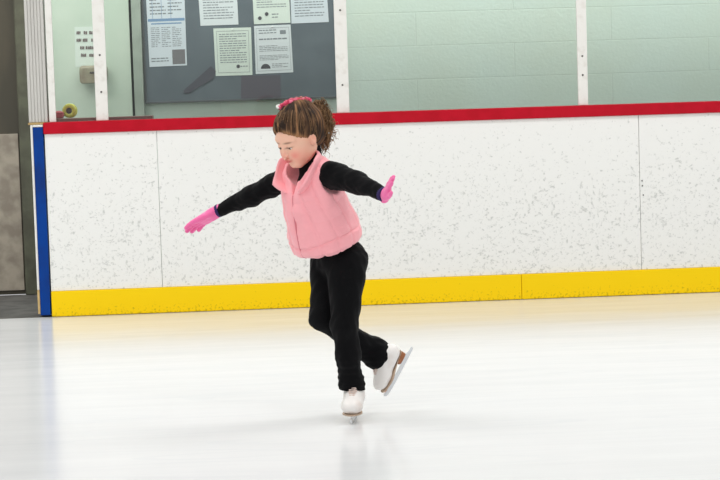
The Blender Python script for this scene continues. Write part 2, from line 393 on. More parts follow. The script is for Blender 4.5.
# fluted white pillar above it
xf0 = at(26, 60, 0)[0]; xf1 = at(45, 60, 0)[0]
m_flute = mottle(mat('grey_white_vinyl', (206,204,198), .45), (194,192,186), 10, stretch=(1,1,.1))
fp = empty('fluted_pillar', (xf0, 0.02, zb1)); tag(fp, 'fluted grey white pillar standing on the blue gate post', 'pillar')
q = MB(); q.box(xf0, xf1, .012, .10, zb1+.014, 2.6)
nf = 6; w = (xf1-xf0)/nf
for i in range(nf): q.box(xf0+i*w+w*.07, xf0+(i+1)*w-w*.07, .008, .013, zb1+.014, 2.6, .003)
q.build('fluted_shaft', m_flute, fp)
MB().box(xf0-.004, xf1+.004, -.002, .11, zb1+.0015, zb1+.013, .002).build('tan_base_strip', m_tan, fp)
# glass stanchions and panes
def post(pc, w_px, label, ybolt, y_at=60):
    xc = at(pc, y_at, 0)[0]; w = w_px/362.
    r = empty('glass_post', (xc, .05, zcap1)); tag(r, label, 'post', 'white posts holding the rink glass')
    MB().box(xc-w, xc+w, .012, .03, zcap1+.001, 2.75, .002).build('post_face', m_white, r)
    MB().box(xc-w*.55, xc+w*.55, .03, .1, zcap1+.001, 2.75, .002).build('post_channel', m_white, r)
    for yb in ybolt:
        zz = at(pc, yb, 0)[2]; MB().lathe([(.0,-.004),(.004,-.0035),(.0055,-.001),(.0055,.001)], (xc, .0125, zz), (0,1,0), 12).build('post_bolt', m_dark, r)
    return xc, w
px_ = [post(50.0, 6.5, 'narrow white glass post next to the fluted pillar', [])]
px_.append(post(99.8, 12, 'white glass post in front of the mint door and its sign', [92, 55]))
px_.append(post(341.8, 12.5, 'white glass post at the right end of the notice board', [85, 10]))
px_.append(post(582.8, 10, 'white glass post farthest to the right, by the plain block wall', [75, 56]))
m_glass = bpy.data.materials.new('rink_glass'); m_glass.use_nodes = True
nt = m_glass.node_tree.nodes; lk = m_glass.node_tree.links; nt.clear()
out = nt.new('ShaderNodeOutputMaterial'); tr = nt.new('ShaderNodeBsdfTransparent'); tr.inputs[0].default_value = (.955,.975,.96,1)
gl = nt.new('ShaderNodeBsdfGlossy'); gl.inputs['Roughness'].default_value = .02; fz = nt.new('ShaderNodeFresnel'); fz.inputs[0].default_value = 1.45
ms = nt.new('ShaderNodeMixShader'); lk.new(fz.outputs[0], ms.inputs[0]); lk.new(tr.outputs[0], ms.inputs[1]); lk.new(gl.outputs[0], ms.inputs[2]); lk.new(ms.outputs[0], out.inputs[0])
glabels = ['small clear glass pane in front of the mint door sign', 'clear glass pane in front of the notice board',
           'wide clear glass pane over the middle of the boards', 'clear glass pane at the right edge of the photo']
edges = [p[0] for p in px_]+[XR]; ews = [p[1] for p in px_]+[0]
for i in range(4):
    x0 = edges[i]+ews[i]*.56; x1 = edges[i+1]-ews[i+1]*.56
    o = MB().box(x0+.001, x1-.001, .033, .045, zcap1+.002, 2.7, .001).build('glass_shield', m_glass)
    set_origin(o, ((x0+x1)/2, .04, zcap1+.002)); tag(o, glabels[i], 'glass shield')

# ================================================================== BEHIND THE GLASS
m_nb = mottle(bump(mat('notice_board_felt', (99,110,116), .9), 200, .3), (92,103,109), 6)
m_nbf = mat('notice_board_edge', (84,90,92), .5)
YB = WY-.03
nb0 = at(143.5, 60, YB); nb1 = at(337.5, 60, YB); zb = at(240, 100.8, YB)[2]
nb = empty('notice_board', ((nb0[0]+nb1[0])/2, YB, zb)); tag(nb, 'large dark grey notice board on the mint wall, papers pinned to it', 'notice board')
MB().box(nb0[0]+.012, nb1[0]-.012, YB, WY-.001, zb+.012, zb+1.2).build('felt_panel', m_nb, nb)
fr_ = MB(); fr_.box(nb0[0], nb1[0], YB-.006, WY-.001, zb, zb+.012, .002); fr_.box(nb0[0], nb1[0], YB-.006, WY-.001, zb+1.2, zb+1.212, .002)
fr_.box(nb0[0], nb0[0]+.012, YB-.006, WY-.001, zb+.012, zb+1.2, .002); fr_.box(nb1[0]-.012, nb1[0], YB-.006, WY-.001, zb+.012, zb+1.2, .002)
fr_.build('frame', m_nbf, nb)
m_ink = mat('grey_ink', (128,136,140), .7); m_bluei = mat('blue_ink', (118,150,182), .7); m_brn = mat('brown_picture', (116,116,118), .7)
m_ink2 = mat('dark_ink', (72,74,78), .7)
m_p = [mat('paper_white', (214,222,224), .7), mat('paper_green_white', (212,224,214), .7), mat('paper_bluish', (206,216,222), .7)]
m_pin = mat('pin', (230,230,230), .3)
def sheet(c4, m, label, rng, kind, z_ext=None):
    "c4: pixel corners left top, right top, right bottom, left bottom on the notice board"
    Y = YB-.0015
    P = [at(x, y, Y) for x, y in c4]
    r = empty('paper_notice', (sum(p[0] for p in P)/4, Y, min(p[2] for p in P))); tag(r, label, 'paper', None)
    MB().prism([P[3], P[2], P[1], P[0]], (0,-1,0), .001).build('paper_sheet', m, r)
    def uv(u, v): return (P[0]*(1-u)+P[1]*u)*(1-v)+(P[3]*(1-u)+P[2]*u)*v - V3(0,.0006,0)
    def bar(mb, u0, u1, v0, v1): mb.prism([uv(u0,v1), uv(u1,v1), uv(u1,v0), uv(u0,v0)], (0,-1,0), .0004)
    ink = MB()
    def lines(u0, u1, v0, v1, n, h=.4):
        st = (v1-v0)/n
        for i in range(n):
            u = u0; e = u1 if rng.random() > .25 else u0+(u1-u0)*rng.uniform(.4,.8)
            while u < e-.03:
                w = min(rng.uniform(.04,.13), e-u); bar(ink, u, u+w, v0+i*st, v0+i*st+st*h); u += w+.018
    if kind == 'poster':
        bm_ = MB(); bar(bm_, .02, .98, .56, .585); bar(bm_, .1, .9, .60, .612)
        for u in (.14,.38,.62): bar(bm_, u, u+.012, .3, .56)
        bm_.build('blue_rule', m_bluei, r)
        lines(.08, .5, .1, .54, 14, .35); lines(.55,.92,.1,.54,14,.35)
        for u in (.08,.36,.64): lines(u, u+.24, .64, .83, 11, .35)
        lines(.06, .52, .92, .97, 2, .4)
        pb = MB(); bar(pb, .62, .96, .85, .985); pb.build('dark_picture', m_brn, r)
    elif kind == 'framed':
        for a in ((.07,.93,.06,.068),(.07,.93,.93,.938),(.07,.078,.06,.938),(.922,.93,.06,.938)): bar(ink, *a)
        lines(.14,.86,.12,.76,13,.36)
        s = MB(); s.lathe([(.0,0),(.011,.0005),(.011,.001)], uv(.62,.81), (0,-1,0), 14); s.build('dark_seal', m_ink2, r)
        lines(.68,.88,.80,.83,1,.6)
    elif kind == 'crest':
        for a in ((.05,.95,.05,.056),(.05,.95,.94,.946),(.05,.056,.05,.946),(.944,.95,.05,.946)): bar(ink, *a)
        lines(.12,.6,.09,.2,2,.35); lines(.12,.88,.27,.34,1,.4); lines(.12,.88,.42,.56,4,.34); lines(.12,.9,.62,.74,4,.34); lines(.44,.88,.8,.9,3,.36)
        s = MB(); cc = uv(.27,.9); pts = [cc+V3(.030*math.cos(a),0,.030*math.sin(a)) for a in np.linspace(0,PI,13)]
        s.add(pts+[p+V3(0,.0006,0) for p in pts], [tuple(range(13)), tuple(range(25,12,-1))]); s.build('dark_half_round_emblem', m_ink2, r)
        s = MB(); bar(s, .7, .86, .11, .19); s.build('small_grey_emblem', m_ink, r)
    elif kind == 'dots':
        lines(.1,.9,.1,.7,12,.34)
        
        for uu, vv_ in ((.17,.88),(.36,.8)): MB().lathe([(0,0),(.0115,.0005),(.0115,.001)], uv(uu,vv_), (0,-1,0), 12).build('dark_spot', m_ink2, r)
        lines(.5,.9,.8,.92,2,.34)
    else: lines(.1,.9,.08,.9,15,.34)
    ink.build('printed_text', m_ink, r)
    s = MB(); s.lathe([(.0,.007),(.004,.0065),(.005,.004),(.003,.003),(.003,.0)], uv(.5,.03), (0,-1,0), 12); s.build('push_pin', m_pin, r, True)
rng = random.Random(4)
sheet([(144,-42),(183,-43),(187,65.3),(149.5,67)], m_p[2], 'tall pale poster with a blue rule and a dark picture in its bottom corner', rng, 'poster')
sheet([(197,-23),(236,-24),(238.5,24.5),(200.5,25.8)], m_p[0], 'plain white sheet just right of the tall poster, top row', rng, 'plain')
sheet([(213.3,28.5),(251,27.3),(252.5,75),(215.8,76)], m_p[1], 'pale bordered sheet with small dark seal, in the lower row nearest the poster', rng, 'framed')
sheet([(251.5,-25),(288,-26),(290.5,22.8),(254,24.3)], m_p[1], 'pale greenish sheet with two dark spots above the emblem paper', rng, 'dots')
sheet([(254,26),(290.5,24.5),(293.3,72.3),(255.8,74)], m_p[0], 'white sheet with dark half round emblem at its lower left', rng, 'crest')
sheet([(289.5,-26),(325.5,-27.5),(328.8,22),(291.5,23.6)], m_p[2], 'bluish white sheet nearest the right end of the notice board', rng, 'plain')
# flat dark rectangle and slanting dark strip over the notice board
m_patch = mat('dark_patch', (88,86,94), .8)
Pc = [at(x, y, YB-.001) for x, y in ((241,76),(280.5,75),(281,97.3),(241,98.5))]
o = MB().prism([Pc[3],Pc[2],Pc[1],Pc[0]], (0,-1,0), .0008).build('dark_patch', m_patch); set_origin(o, tuple(Pc[3])); tag(o, 'dark grey rectangle on the notice board under the two bordered sheets', 'card')
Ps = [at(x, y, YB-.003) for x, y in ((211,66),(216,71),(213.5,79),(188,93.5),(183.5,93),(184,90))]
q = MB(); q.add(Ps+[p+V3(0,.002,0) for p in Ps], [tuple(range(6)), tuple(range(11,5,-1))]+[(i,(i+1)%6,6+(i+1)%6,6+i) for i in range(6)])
o = q.build('dark_strip', mat('dark_strip', (78,80,88), .8)); set_origin(o, tuple(Ps[4])); tag(o, 'dark slanting strip below the bordered sheet on the notice board', 'strap')
# sign and dispenser on the mint door
YD = WY-.036
P = [at(x, y, YD) for x, y in ((74.5,27),(103,26.2),(104,66),(75.5,67))]
r = empty('door_sign', tuple(P[3])); tag(r, 'white paper sign with four dark lines taped to the mint door', 'sign')
MB().prism([P[3],P[2],P[1],P[0]], (0,-1,0), .001).build('paper_sheet', m_p[1], r)
ink = MB(); rng = random.Random(11)
for i, (y0, u0) in enumerate(((31,76.5),(38.5,76.5),(46,79),(53.5,81))):
    u = u0
    while u < 101:
        w = rng.uniform(1.0,2.0)
        if rng.random() > .16:
            a = [at(u, y0+rng.uniform(0,.8), YD-.0018), at(u+w*.8, y0, YD-.0018), at(u+w*.8, y0+3.2, YD-.0018), at(u, y0+3.2, YD-.0018)]
            ink.prism([a[3],a[2],a[1],a[0]], (0,-1,0), .0004)
        u += w
ink.build('printed_text', mat('brown_grey_ink', (112,100,98), .7), r)
m_disp = mottle(mat('tan_plastic', (150,146,124), .45), (132,122,104), 12)
c0 = at(80, 66, YD); c1 = at(108.5, 86, YD)
r = empty('wall_dispenser', ((c0[0]+c1[0])/2, YD, c1[2])); tag(r, 'tan rounded dispenser fixed to the mint door below the taped sign', 'dispenser')
g = G(axis(c0[0]-.02, c1[0]+.02, .004), axis(YD-.12, YD+.01, .004), axis(c1[2]-.02, c0[2]+.02, .004))
xc = (c0[0]+c1[0])/2; hx = (c1[0]-c0[0])/2; zc = (c0[2]+c1[2])/2; hz = (c0[2]-c1[2])/2
p = [g.x-f32(xc)+0*g.y*g.z, g.y-f32(YD-.045)+0*g.x*g.z, g.z-f32(zc)+0*g.x*g.y]
F_ = smax(rbox(p, (0,0,0), (hx,.045,hz), .022), -(p[2]+hz*.95-p[0]*0-(.055+p[1])*.9), .01)
v_, f_ = nets(F_, g); link_mesh('dispenser_body', v_, f_, m_disp, r, True)
MB().tube([(xc-.02, YD-.088, zc+.02), (xc+.02, YD-.09, zc+.02)], .006, 10).build('push_bar', m_dark, r)
# shelf behind the boards with a roll of tape and a red cloth
m_shelf = mottle(mat('brown_shelf', (132,104,92), .5), (112,84,76), 9, stretch=(.4,1,1))
sx0 = at(50, 118, .2)[0]; sx1 = at(153, 116, .2)[0]; sz = at(120, 116.4, .28)[2]
r = empty('shelf', ((sx0+sx1)/2, .22, sz-.02)); tag(r, 'narrow brown shelf rail behind the glass, left of the notice board', 'shelf')
MB().box(sx0, sx1, .145, .30, sz-.022, sz, .004).build('shelf_top', m_shelf, r)
for xx in (sx0+.06, sx1-.12): MB().box(xx, xx+.03, .131, .29, sz-.12, sz-.0225, .002).build('bracket', m_steel, r)
m_tape = mottle(mat('yellow_tape', (214,214,96), .4), (190,190,80), 20)
tcx = at(70, 112.5, .22); R_ = .040
r = empty('tape_roll', (tcx[0], .22, sz)); tag(r, 'yellow roll of tape behind the glass near the fluted pillar', 'tape roll')
ax = (-.3,-1,.0)
q = MB(); prof = [(R_*.98,-.016),(R_,-.012),(R_,.012),(R_*.98,.016),(R_*.45,.016),(R_*.42,.0),(R_*.45,-.016),(R_*.98,-.016)]
n_ = 28; A = V3(*ax)/np.linalg.norm(ax); U = np.cross(A, V3(0,0,1)); U /= np.linalg.norm(U); W = np.cross(A, U); vv = []
for (rr, hh) in prof[:-1]:
    for j in range(n_):
        a = 2*PI*j/n_; vv.append(V3(tcx[0], .22, sz+R_+.001)+A*hh+(U*math.cos(a)+W*math.sin(a))*rr)
k = len(prof)-1
q.add(vv, [(i*n_+j, i*n_+(j+1)%n_, ((i+1)%k)*n_+(j+1)%n_, ((i+1)%k)*n_+j) for i in range(k) for j in range(n_)])
q.build('tape_ring', m_tape, r, True)
q = MB(); q.lathe([(R_*.42,-.0155),(R_*.42,.0155)], (tcx[0], .22, sz+R_+.001), ax, 24); q.build('dark_core', m_dark, r)
x0 = at(53.5, 115, .2)[0]; x1 = at(63, 115, .2)[0]
g = G(axis(x0-.02, x1+.03, .004), axis(.14, .27, .004), axis(sz-.01, sz+.07, .004))
p = g.local(((x0+x1)/2, .20, sz+.02), np.eye(3))
F_ = rbox(p, (0,0,0), ((x1-x0)/2+.004, .045, .0195), .012)+.002*np.sin(p[2]*f32(420))*1.0+.003*gnoise(g, 60, 3)
F_ = np.maximum(F_, -(g.z-f32(sz+.001))+0*F_)
v_, f_ = nets(F_, g); o = link_mesh('folded_cloth', v_, f_, mat('red_cloth', (176,92,98), .9), None, True)
set_origin(o, ((x0+x1)/2, .20, sz)); tag(o, 'small folded red cloth on the shelf beside the yellow tape', 'cloth')

# ================================================================== THE SKATER
PHI = math.radians(50)
HPH = math.radians(53)
fh = V3(-math.sin(PHI), -math.cos(PHI), 0); lh = V3(math.cos(PHI), -math.sin(PHI), 0)
foot = at(353, 420.5, SY)
FT = V3(foot[0], SY, 0)
pel = sk(338, 256, .03); chest = sk(311, 174, -.05)
tup = (chest-pel)/np.linalg.norm(chest-pel)
TF = frame(fh, tup); TF = np.array([np.cross(tup, TF[1]), TF[1], tup]);
bfw = fh-tup*(fh@tup); bfw /= np.linalg.norm(bfw); TF = np.array([np.cross(tup, bfw)*1.0, bfw, tup])
if TF[0]@lh < 0: TF[0] = -TF[0]
TL = np.linalg.norm(chest-pel)
def T(a, b, c): return pel+TF[0]*a+TF[1]*b+TF[2]*c
# limbs
LS = sk(332, 175, -.142); LW = sk(382.5, 194, -.34); LE = (LS+LW)/2+V3(.0,.02,.006)
RS = sk(287, 178, .045); RW = sk(217, 211.5, .19); RE = (RS+RW)/2+V3(0,.0,-.004)
LH = sk(347, 262, -.016); LK = sk(345, 326, -.03); LA = sk(353, 396, .03)
RH = sk(328, 262, .076); RK = sk(323, 317, .05); RA = sk(378, 356, .145)
# head
_hf = V3(-math.sin(HPH), -math.cos(HPH), 0); _hl = V3(math.cos(HPH), -math.sin(HPH), 0)
HF0 = _hf*math.cos(math.radians(27))-V3(0,0,1)*math.sin(math.radians(27))
HU0 = V3(0,0,1)-HF0*HF0[2]; HU0 /= np.linalg.norm(HU0)
HU0 = rotax(HU0, HF0, math.radians(0))
HF = np.array([_hl, HF0, HU0]); HC = sk(299.6, 137.4, -.08)
def H(a, b, c): return HC+HF[0]*a+HF[1]*b+HF[2]*c
def head_sdf(p, full=True):
    "p = left, forward, up in metres from the centre between the ears"
    A = np.abs(p[0]); q = [A, p[1], p[2]]
    d = el(p, (0,-.014,.032), (.070,.088,.078))
    d = smin(d, el(p, (0,.022,-.012), (.058,.060,.074)), .03)                 # face block
    d = smin(d, el(q, (.026,.052,-.034), (.027,.026,.027)), .022)             # cheeks
    d = smin(d, el(p, (0,.060,-.072), (.019,.018,.013)), .018)                # chin
    d = smin(d, cl(q, (.046,.0,-.045), (.012,.052,-.076), .012, .010), .025)  # jaw
    d = smin(d, el(q, (.022,.060,.026), (.030,.014,.014)), .012)               # brow, forehead
    d = smax(d, -el(q, (.026,.090,.003), (.015,.014,.010)), .012)             # eye sockets
    eb = np.sqrt((A-f32(.026))**2+(p[1]-f32(.069))**2+(p[2]-f32(.002))**2)-f32(.0122)
    lid = np.maximum(eb, -np.maximum(np.abs(p[2]+f32(.0035))-f32(.0032), np.abs(A-f32(.026))-f32(.010)))
    d = smin(d, lid, .004)
    d = smin(d, cl(p, (0,.079,.006), (0,.093,-.022), .006, .0075), .010)      # nose
    d = smin(d, el(q, (.0075,.089,-.025), (.0055,.007,.005)), .005)
    d = smin(d, el(p, (0,.083,-.043), (.017,.010,.0045)), .005)               # lips
    d = smin(d, el(p, (0,.081,-.051), (.014,.010,.0045)), .005)
    d = smax(d, -cl(q, (0,.094,-.0472), (.016,.086,-.0475), .0013, .001), .002)
    e = smin(el(q, (.072,.000,-.004), (.007,.014,.019)), el(q, (.070,.003,-.020), (.006,.008,.010)), .008)
    e = smax(e, -el(q, (.080,.001,-.004), (.005,.008,.012)), .003)   # ears
    e = smax(e, -el(q, (.079,-.001,.002), (.005,.009,.016)), .003)
    return smin(d, e, .006)
def limb(g, pts, rs, k=.02, off=0.):
    d = None
    for i in range(len(pts)-1):
        c = g.cap(pts[i], pts[i+1], rs[i]+off, rs[i+1]+off); d = c if d is None else smin(d, c, k)
    return d
def prof(p, tab, off=0.):
    "solid with elliptical sections along the local up axis; tab rows: c, half width, half depth, forward shift"
    t = np.array(tab); c = np.clip(p[2], t[0,0], t[-1,0])
    wa = np.interp(c, t[:,0], t[:,1]).astype(f32)+f32(off); wb = np.interp(c, t[:,0], t[:,2]).astype(f32)+f32(off); sh = np.interp(c, t[:,0], t[:,3]).astype(f32)
    r = np.sqrt((p[0]/wa)**2+((p[1]-sh)/wb)**2)
    d = (r-1)*np.minimum(wa, wb)
    return smax(d, np.maximum(f32(t[0,0]-off)-p[2], p[2]-f32(t[-1,0]+off)), .015)
def hand(g, o, d, n, thumb, off=0., curl=.25, spread=.10, s=1.0, thumb_out=.7):
    "wrist o, direction d, palm normal n, thumb side +1/-1"
    d = np.array(d)/np.linalg.norm(d); n = np.array(n)-d*(np.array(n)@d); n /= np.linalg.norm(n); sd = np.cross(n, d)*thumb
    fr = [sd, d, n]; p = g.local(o, fr)
    D = rbox(p, (0,.030*s,0), (.025*s+off,.028*s+off,.0105*s+off), .0095*s)
    D = smin(D, cl(p, (0,-.012*s,0), (0,.018*s,0), .0165*s+off, .018*s+off), .01)
    base = [(.0185,.056,.041),(.0062,.060,.046),(-.0062,.058,.042),(-.0180,.052,.034)]
    for i, (sx, by, L) in enumerate(base):
        an = spread*(1.5-i)*.6; cur = curl*(1+.15*i)
        P0 = np.array([sx*s, (by-.012)*s, 0]); seg = [L*.45*s, L*.32*s, L*.25*s]; a = 0; pts = [P0, np.array([sx*s, by*s, 0])]
        for j, sl in enumerate(seg):
            a += cur*(.5 if j == 0 else 1)
            pts.append(pts[-1]+np.array([math.sin(an)*math.cos(a), math.cos(an)*math.cos(a), math.sin(a)])*sl)
        rr = [.0075,.0075,.0070,.0066,.0058]
        fd = None
        for j in range(4):
            c = cl(p, pts[j], pts[j+1], rr[j]*s+off, rr[j+1]*s+off); fd = c if fd is None else smin(fd, c, .003)
        D = smin(D, fd, .003)
    t0 = np.array([.016,.014,.003])*s; t1 = t0+np.array([.016*thumb_out+.004,.018,.006])*s; t2 = t1+np.array([.012*thumb_out,.017,.003])*s; t3 = t2+np.array([.004,.013,0])*s
    th = smin(smin(cl(p,t0,t1,.0095*s+off,.0085*s+off), cl(p,t1,t2,.0085*s+off,.0075*s+off), .003), cl(p,t2,t3,.0075*s+off,.006*s+off), .003)
    return smin(D, th, .007)
# hands: right hand trails down to the left, left hand bent up at the wrist
RD = sk(184, 231.5, .24)-RW; LD = sk(390, 181, -.395)-sk(384.5, 196, -.345)
HR = dict(o=RW-RD/np.linalg.norm(RD)*.0, d=RD, n=V3(-.1,-.25,-1), thumb=-1, curl=.12, spread=.24, thumb_out=.9, s=1.28)
HL = dict(o=sk(385.3, 196.5, -.345), d=LD, n=V3(.95,-.10,-.2), thumb=1, curl=.06, spread=.10, thumb_out=.5, s=.92)
torso_tab = [(-.03,.072,.060,0),(.02,.088,.070,0),(.08,.080,.066,.002),(.16,.088,.068,.0),(.24,.096,.070,-.004),(.285,.092,.058,-.006),(.315,.060,.042,-.006)]
arm_r = [.036,.030,.021]; 
def body_sdf(g):
    p = g.local(HC, HF)
    d = head_sdf(p)
    n0 = T(0,-.005,TL-.02); n1 = H(0,-.022,-.045)
    d = smin(d, g.cap(n0, n1, .036, .034), .02)
    q = g.local(pel, TF)
    d = smin(d, prof(q, torso_tab), .025)
    for a, b_, c_ in ((LS,LE,LW),(RS,RE,RW)): d = smin(d, limb(g, [a,b_,c_], [.034,.027,.0165]), .02)
    for a, b_, c_ in ((LH,LK,LA),(RH,RK,RA)): d = smin(d, limb(g, [a,b_,c_], [.060,.036,.026]), .03)
    for hh in (HR, HL): d = smin(d, hand(g, hh['o'], hh['d'], hh['n'], hh['thumb'], -.0022, hh['curl'], hh['spread'], hh['s'], hh['thumb_out']), .006)
    d = smin(d, g.cap(LA, FT+V3(.004,.0,.07), .020, .018), .01)
    d = smin(d, g.cap(RA, sk(384, 388, .15), .024, .016), .01)
    return d
allp = np.array([LW, RW, LA, RA, H(0,0,.12), sk(182,233,.24), sk(395,180,-.3), FT, LK, RK, H(0,.1,0)])
lo = allp.min(0)-.04; hi = allp.max(0)+.04; lo[2] = max(lo[2], .03)
hb = np.array([H(a,b_,c) for a in (-.08,.08) for b_ in (-.11,.105) for c in (-.10,.115)])
g = G(*[axis(lo[i], hi[i], .0058, (hb[:,i].min(), hb[:,i].max(), .0022)) for i in range(3)])
Fb = body_sdf(g)
v_, f_ = nets(Fb, g); del Fb
L = to_local(v_, HC, HF)
skin = np.array(lin((243,193,168))); col = np.tile(skin, (len(v_),1))
def mixc(col, m, rgb): c = np.array(lin(rgb)); return col*(1-m[:,None])+c*m[:,None]
def gauss(L, c, r, mirror=True):
    A = np.abs(L[:,0]) if mirror else L[:,0]
    return np.exp(-(((A-c[0])/r[0])**2+((L[:,1]-c[1])/r[1])**2+((L[:,2]-c[2])/r[2])**2))
col = mixc(col, .75*gauss(L, (.036,.066,-.030), (.018,.03,.016)), (238,128,120))       # rosy cheeks
col = mixc(col, .5*gauss(L, (0,.097,-.022), (.012,.014,.012)), (240,140,128))
col = mixc(col, np.clip(1.7*gauss(L, (0,.090,-.0475), (.0145,.012,.0075)), 0, 1)*.9, (206,92,96))  # lips
col = mixc(col, np.clip(1.6*gauss(L, (.027,.078,.0195), (.014,.02,.0032)), 0, 1)*.7, (120,86,62)) # brows
col = mixc(col, np.clip(1.8*gauss(L, (.026,.080,.0008), (.013,.012,.0028)), 0, 1)*.85, (60,42,36)) # lashes
col = mixc(col, .35*gauss(L, (.076,0,0), (.012,.02,.025)), (232,130,110))
m_skin = attr_mat('skin', .5, spec=.3, sss=.12)
person = link_mesh('person', v_, f_, m_skin, None, True, col); set_origin(person, tuple(FT))
tag(person, 'small child skating, arms out, in a pink quilted vest, black leggings and pink gloves', 'person')

# eyes
m_eye = attr_mat('eye', .15)
for sgn in (1,-1):
    g = G(*[axis(H(sgn*.026,.069,.002)[i]-.014, H(sgn*.026,.069,.002)[i]+.014, .0012) for i in range(3)])
    v_, f_ = nets(g.cap(H(sgn*.026,.069,.002), H(sgn*.026,.0691,.002), .0113, .0113), g)
    l_ = to_local(v_, H(sgn*.026,.069,.002), HF); look = V3(0,.9,-.42); look /= np.linalg.norm(look)
    dd = np.degrees(np.arccos(np.clip(l_@look/np.linalg.norm(l_,axis=1), -1, 1)))
    cc = np.tile(np.array(lin((236,230,226))), (len(v_),1)); cc[dd < 34] = lin((66,44,30)); cc[dd < 15] = lin((12,10,10))
    link_mesh('eye', v_, f_, m_eye, person, True, cc)

# hair on the scalp
def cols_hair(v, L, seed):
    th = np.arctan2(L[:,0], L[:,1]+.03+.5*(L[:,2]-.1))
    s = .5+.5*np.sin(th*37+3*np.sin(th*11)); s2 = vnoise(v, 90, seed)*.5+.5
    t = np.clip(.05+.75*s**3*s2+.25*(s2-.5), 0, 1)
    t = np.clip(t+1.0*(np.exp(-((th-.02)/.05)**2)+np.exp(-((th-.95)/.07)**2))*(L[:,1] > -.02), 0, 1); cv = L[:,2]-.001-.86*(L[:,1]-.016)-.9*np.maximum(L[:,1]-.058,0); t = np.clip(t+.75*np.exp(-(cv/.011)**2)*(L[:,1] > .0), 0, 1)
    return np.array(lin((46,33,25)))*(1-t[:,None])+np.array(lin((164,120,84)))*t[:,None]
g = G(*[axis(hb[:,i].min()-.02, hb[:,i].max()+.02, .0024) for i in range(3)])
p = g.local(HC, HF)
cutp = -(p[2]-f32(.001)-f32(.86)*(p[1]-f32(.016))-f32(.9)*np.maximum(p[1]-f32(.058),0))*f32(.74)-f32(.006)*(1-np.cos(p[0]*f32(60)))
thin = np.clip(f32(.0095)+cutp*f32(.42), 0, f32(.0085))
d = el(p, (0,-.016,.034), (.080,.100,.089))+thin
d = smin(d, el(p, (0,-.055,-.02), (.050,.045,.055)), .03)
d = smin(d, el(p, (0,-.045,.105), (.042,.042,.022)), .03)
th = np.arctan2(p[0], p[1]+f32(.03)+f32(.5)*(p[2]-f32(.1)))
d = d+f32(.0013)*np.sin(th*f32(38)+2*np.sin(th*9)) + .001*gnoise(g, 160, 5)
d = smax(d, cutp+f32(.0012)*np.sin(p[0]*330), .003)
d = smax(d, -(el([np.abs(p[0]),p[1],p[2]], (.080,.004,-.010), (.022,.018,.022))), .006)
v_, f_ = nets(d, g)
m_hair = attr_mat('brown_hair', .6, spec=.18); bump(m_hair, 300, .3, .002)
hair = link_mesh('hair', v_, f_, m_hair, person, True, cols_hair(v_, to_local(v_, HC, HF), 2))
# curly ponytail: many coiled locks
rng = random.Random(7)
mb = MB(); colr = []
P0 = sk(306, 110, -.05); PC = sk(320.5, 129.5, -.03)
def lock(path, r0, turns, amp, tone, n=26, sides=5):
    pts = []; ph = rng.uniform(0,6.28)
    for i in range(n):
        t = i/(n-1); q = (1-t)**3*path[0]+3*(1-t)**2*t*path[1]+3*(1-t)*t*t*path[2]+t**3*path[3]
        tg = path[3]-path[0]; tg = tg/(np.linalg.norm(tg)+1e-9); u = np.cross(tg, V3(.2,.9,.3)); u /= np.linalg.norm(u); w = np.cross(tg, u)
        a = ph+turns*2*PI*t; am = amp*min(1, t*3)
        pts.append(q+u*math.cos(a)*am+w*math.sin(a)*am)
    rr = [r0*(1-.55*(i/(n-1))**2) for i in range(n)]
    k0 = len(mb.v); mb.tube(pts, rr, sides)
    for i in range(len(mb.v)-k0):
        t = min(1, (i//sides)/n); tt = min(1, tone+.35*t)
        colr.append(tuple(np.array(lin((58,40,28)))*(1-tt)+np.array(lin((160,124,88)))*tt))
cen = H(0,-.098,.055)
for i in range(800):
    while True:
        u = np.array([rng.uniform(-1,1) for _ in range(3)])
        if u@u < 1: break
    rad = V3(.060,.070,.084)
    end = PC+V3(u[0]*.050,u[1]*.060,u[2]*.092)
    d_ = end-P0
    c1 = P0+HF[0]*u[0]*.045+(-HF[1])*rng.uniform(.02,.06)+V3(0,0,1)*rng.uniform(-.01,.012)
    c2 = end+V3(0,0,1)*rng.uniform(.0,.035)-HF[1]*rng.uniform(-.01,.025)
    lock([P0+HF[0]*rng.uniform(-.02,.02)+HF[1]*rng.uniform(-.02,.015), c1, c2, end], rng.uniform(.0013,.0027), rng.uniform(1.5,4), rng.uniform(.004,.010), rng.uniform(0,.55))
for i in range(90):      # loose ends sticking out
    u = np.array([rng.gauss(0,1) for _ in range(3)]); u /= np.linalg.norm(u)
    s0 = PC+V3(u[0]*.036,u[1]*.04,u[2]*.07); e = s0+u*rng.uniform(.02,.036)+V3(0,0,-.008)
    lock([s0, s0+u*.012, e+V3(0,0,.01), e], .0009, rng.uniform(.5,2), .004, rng.uniform(.3,.9), 14, 4)
ponytail = link_mesh('ponytail', mb.v, mb.f, m_hair, hair, True, np.array(colr)); ponytail['label'] = 'bushy curly ponytail'
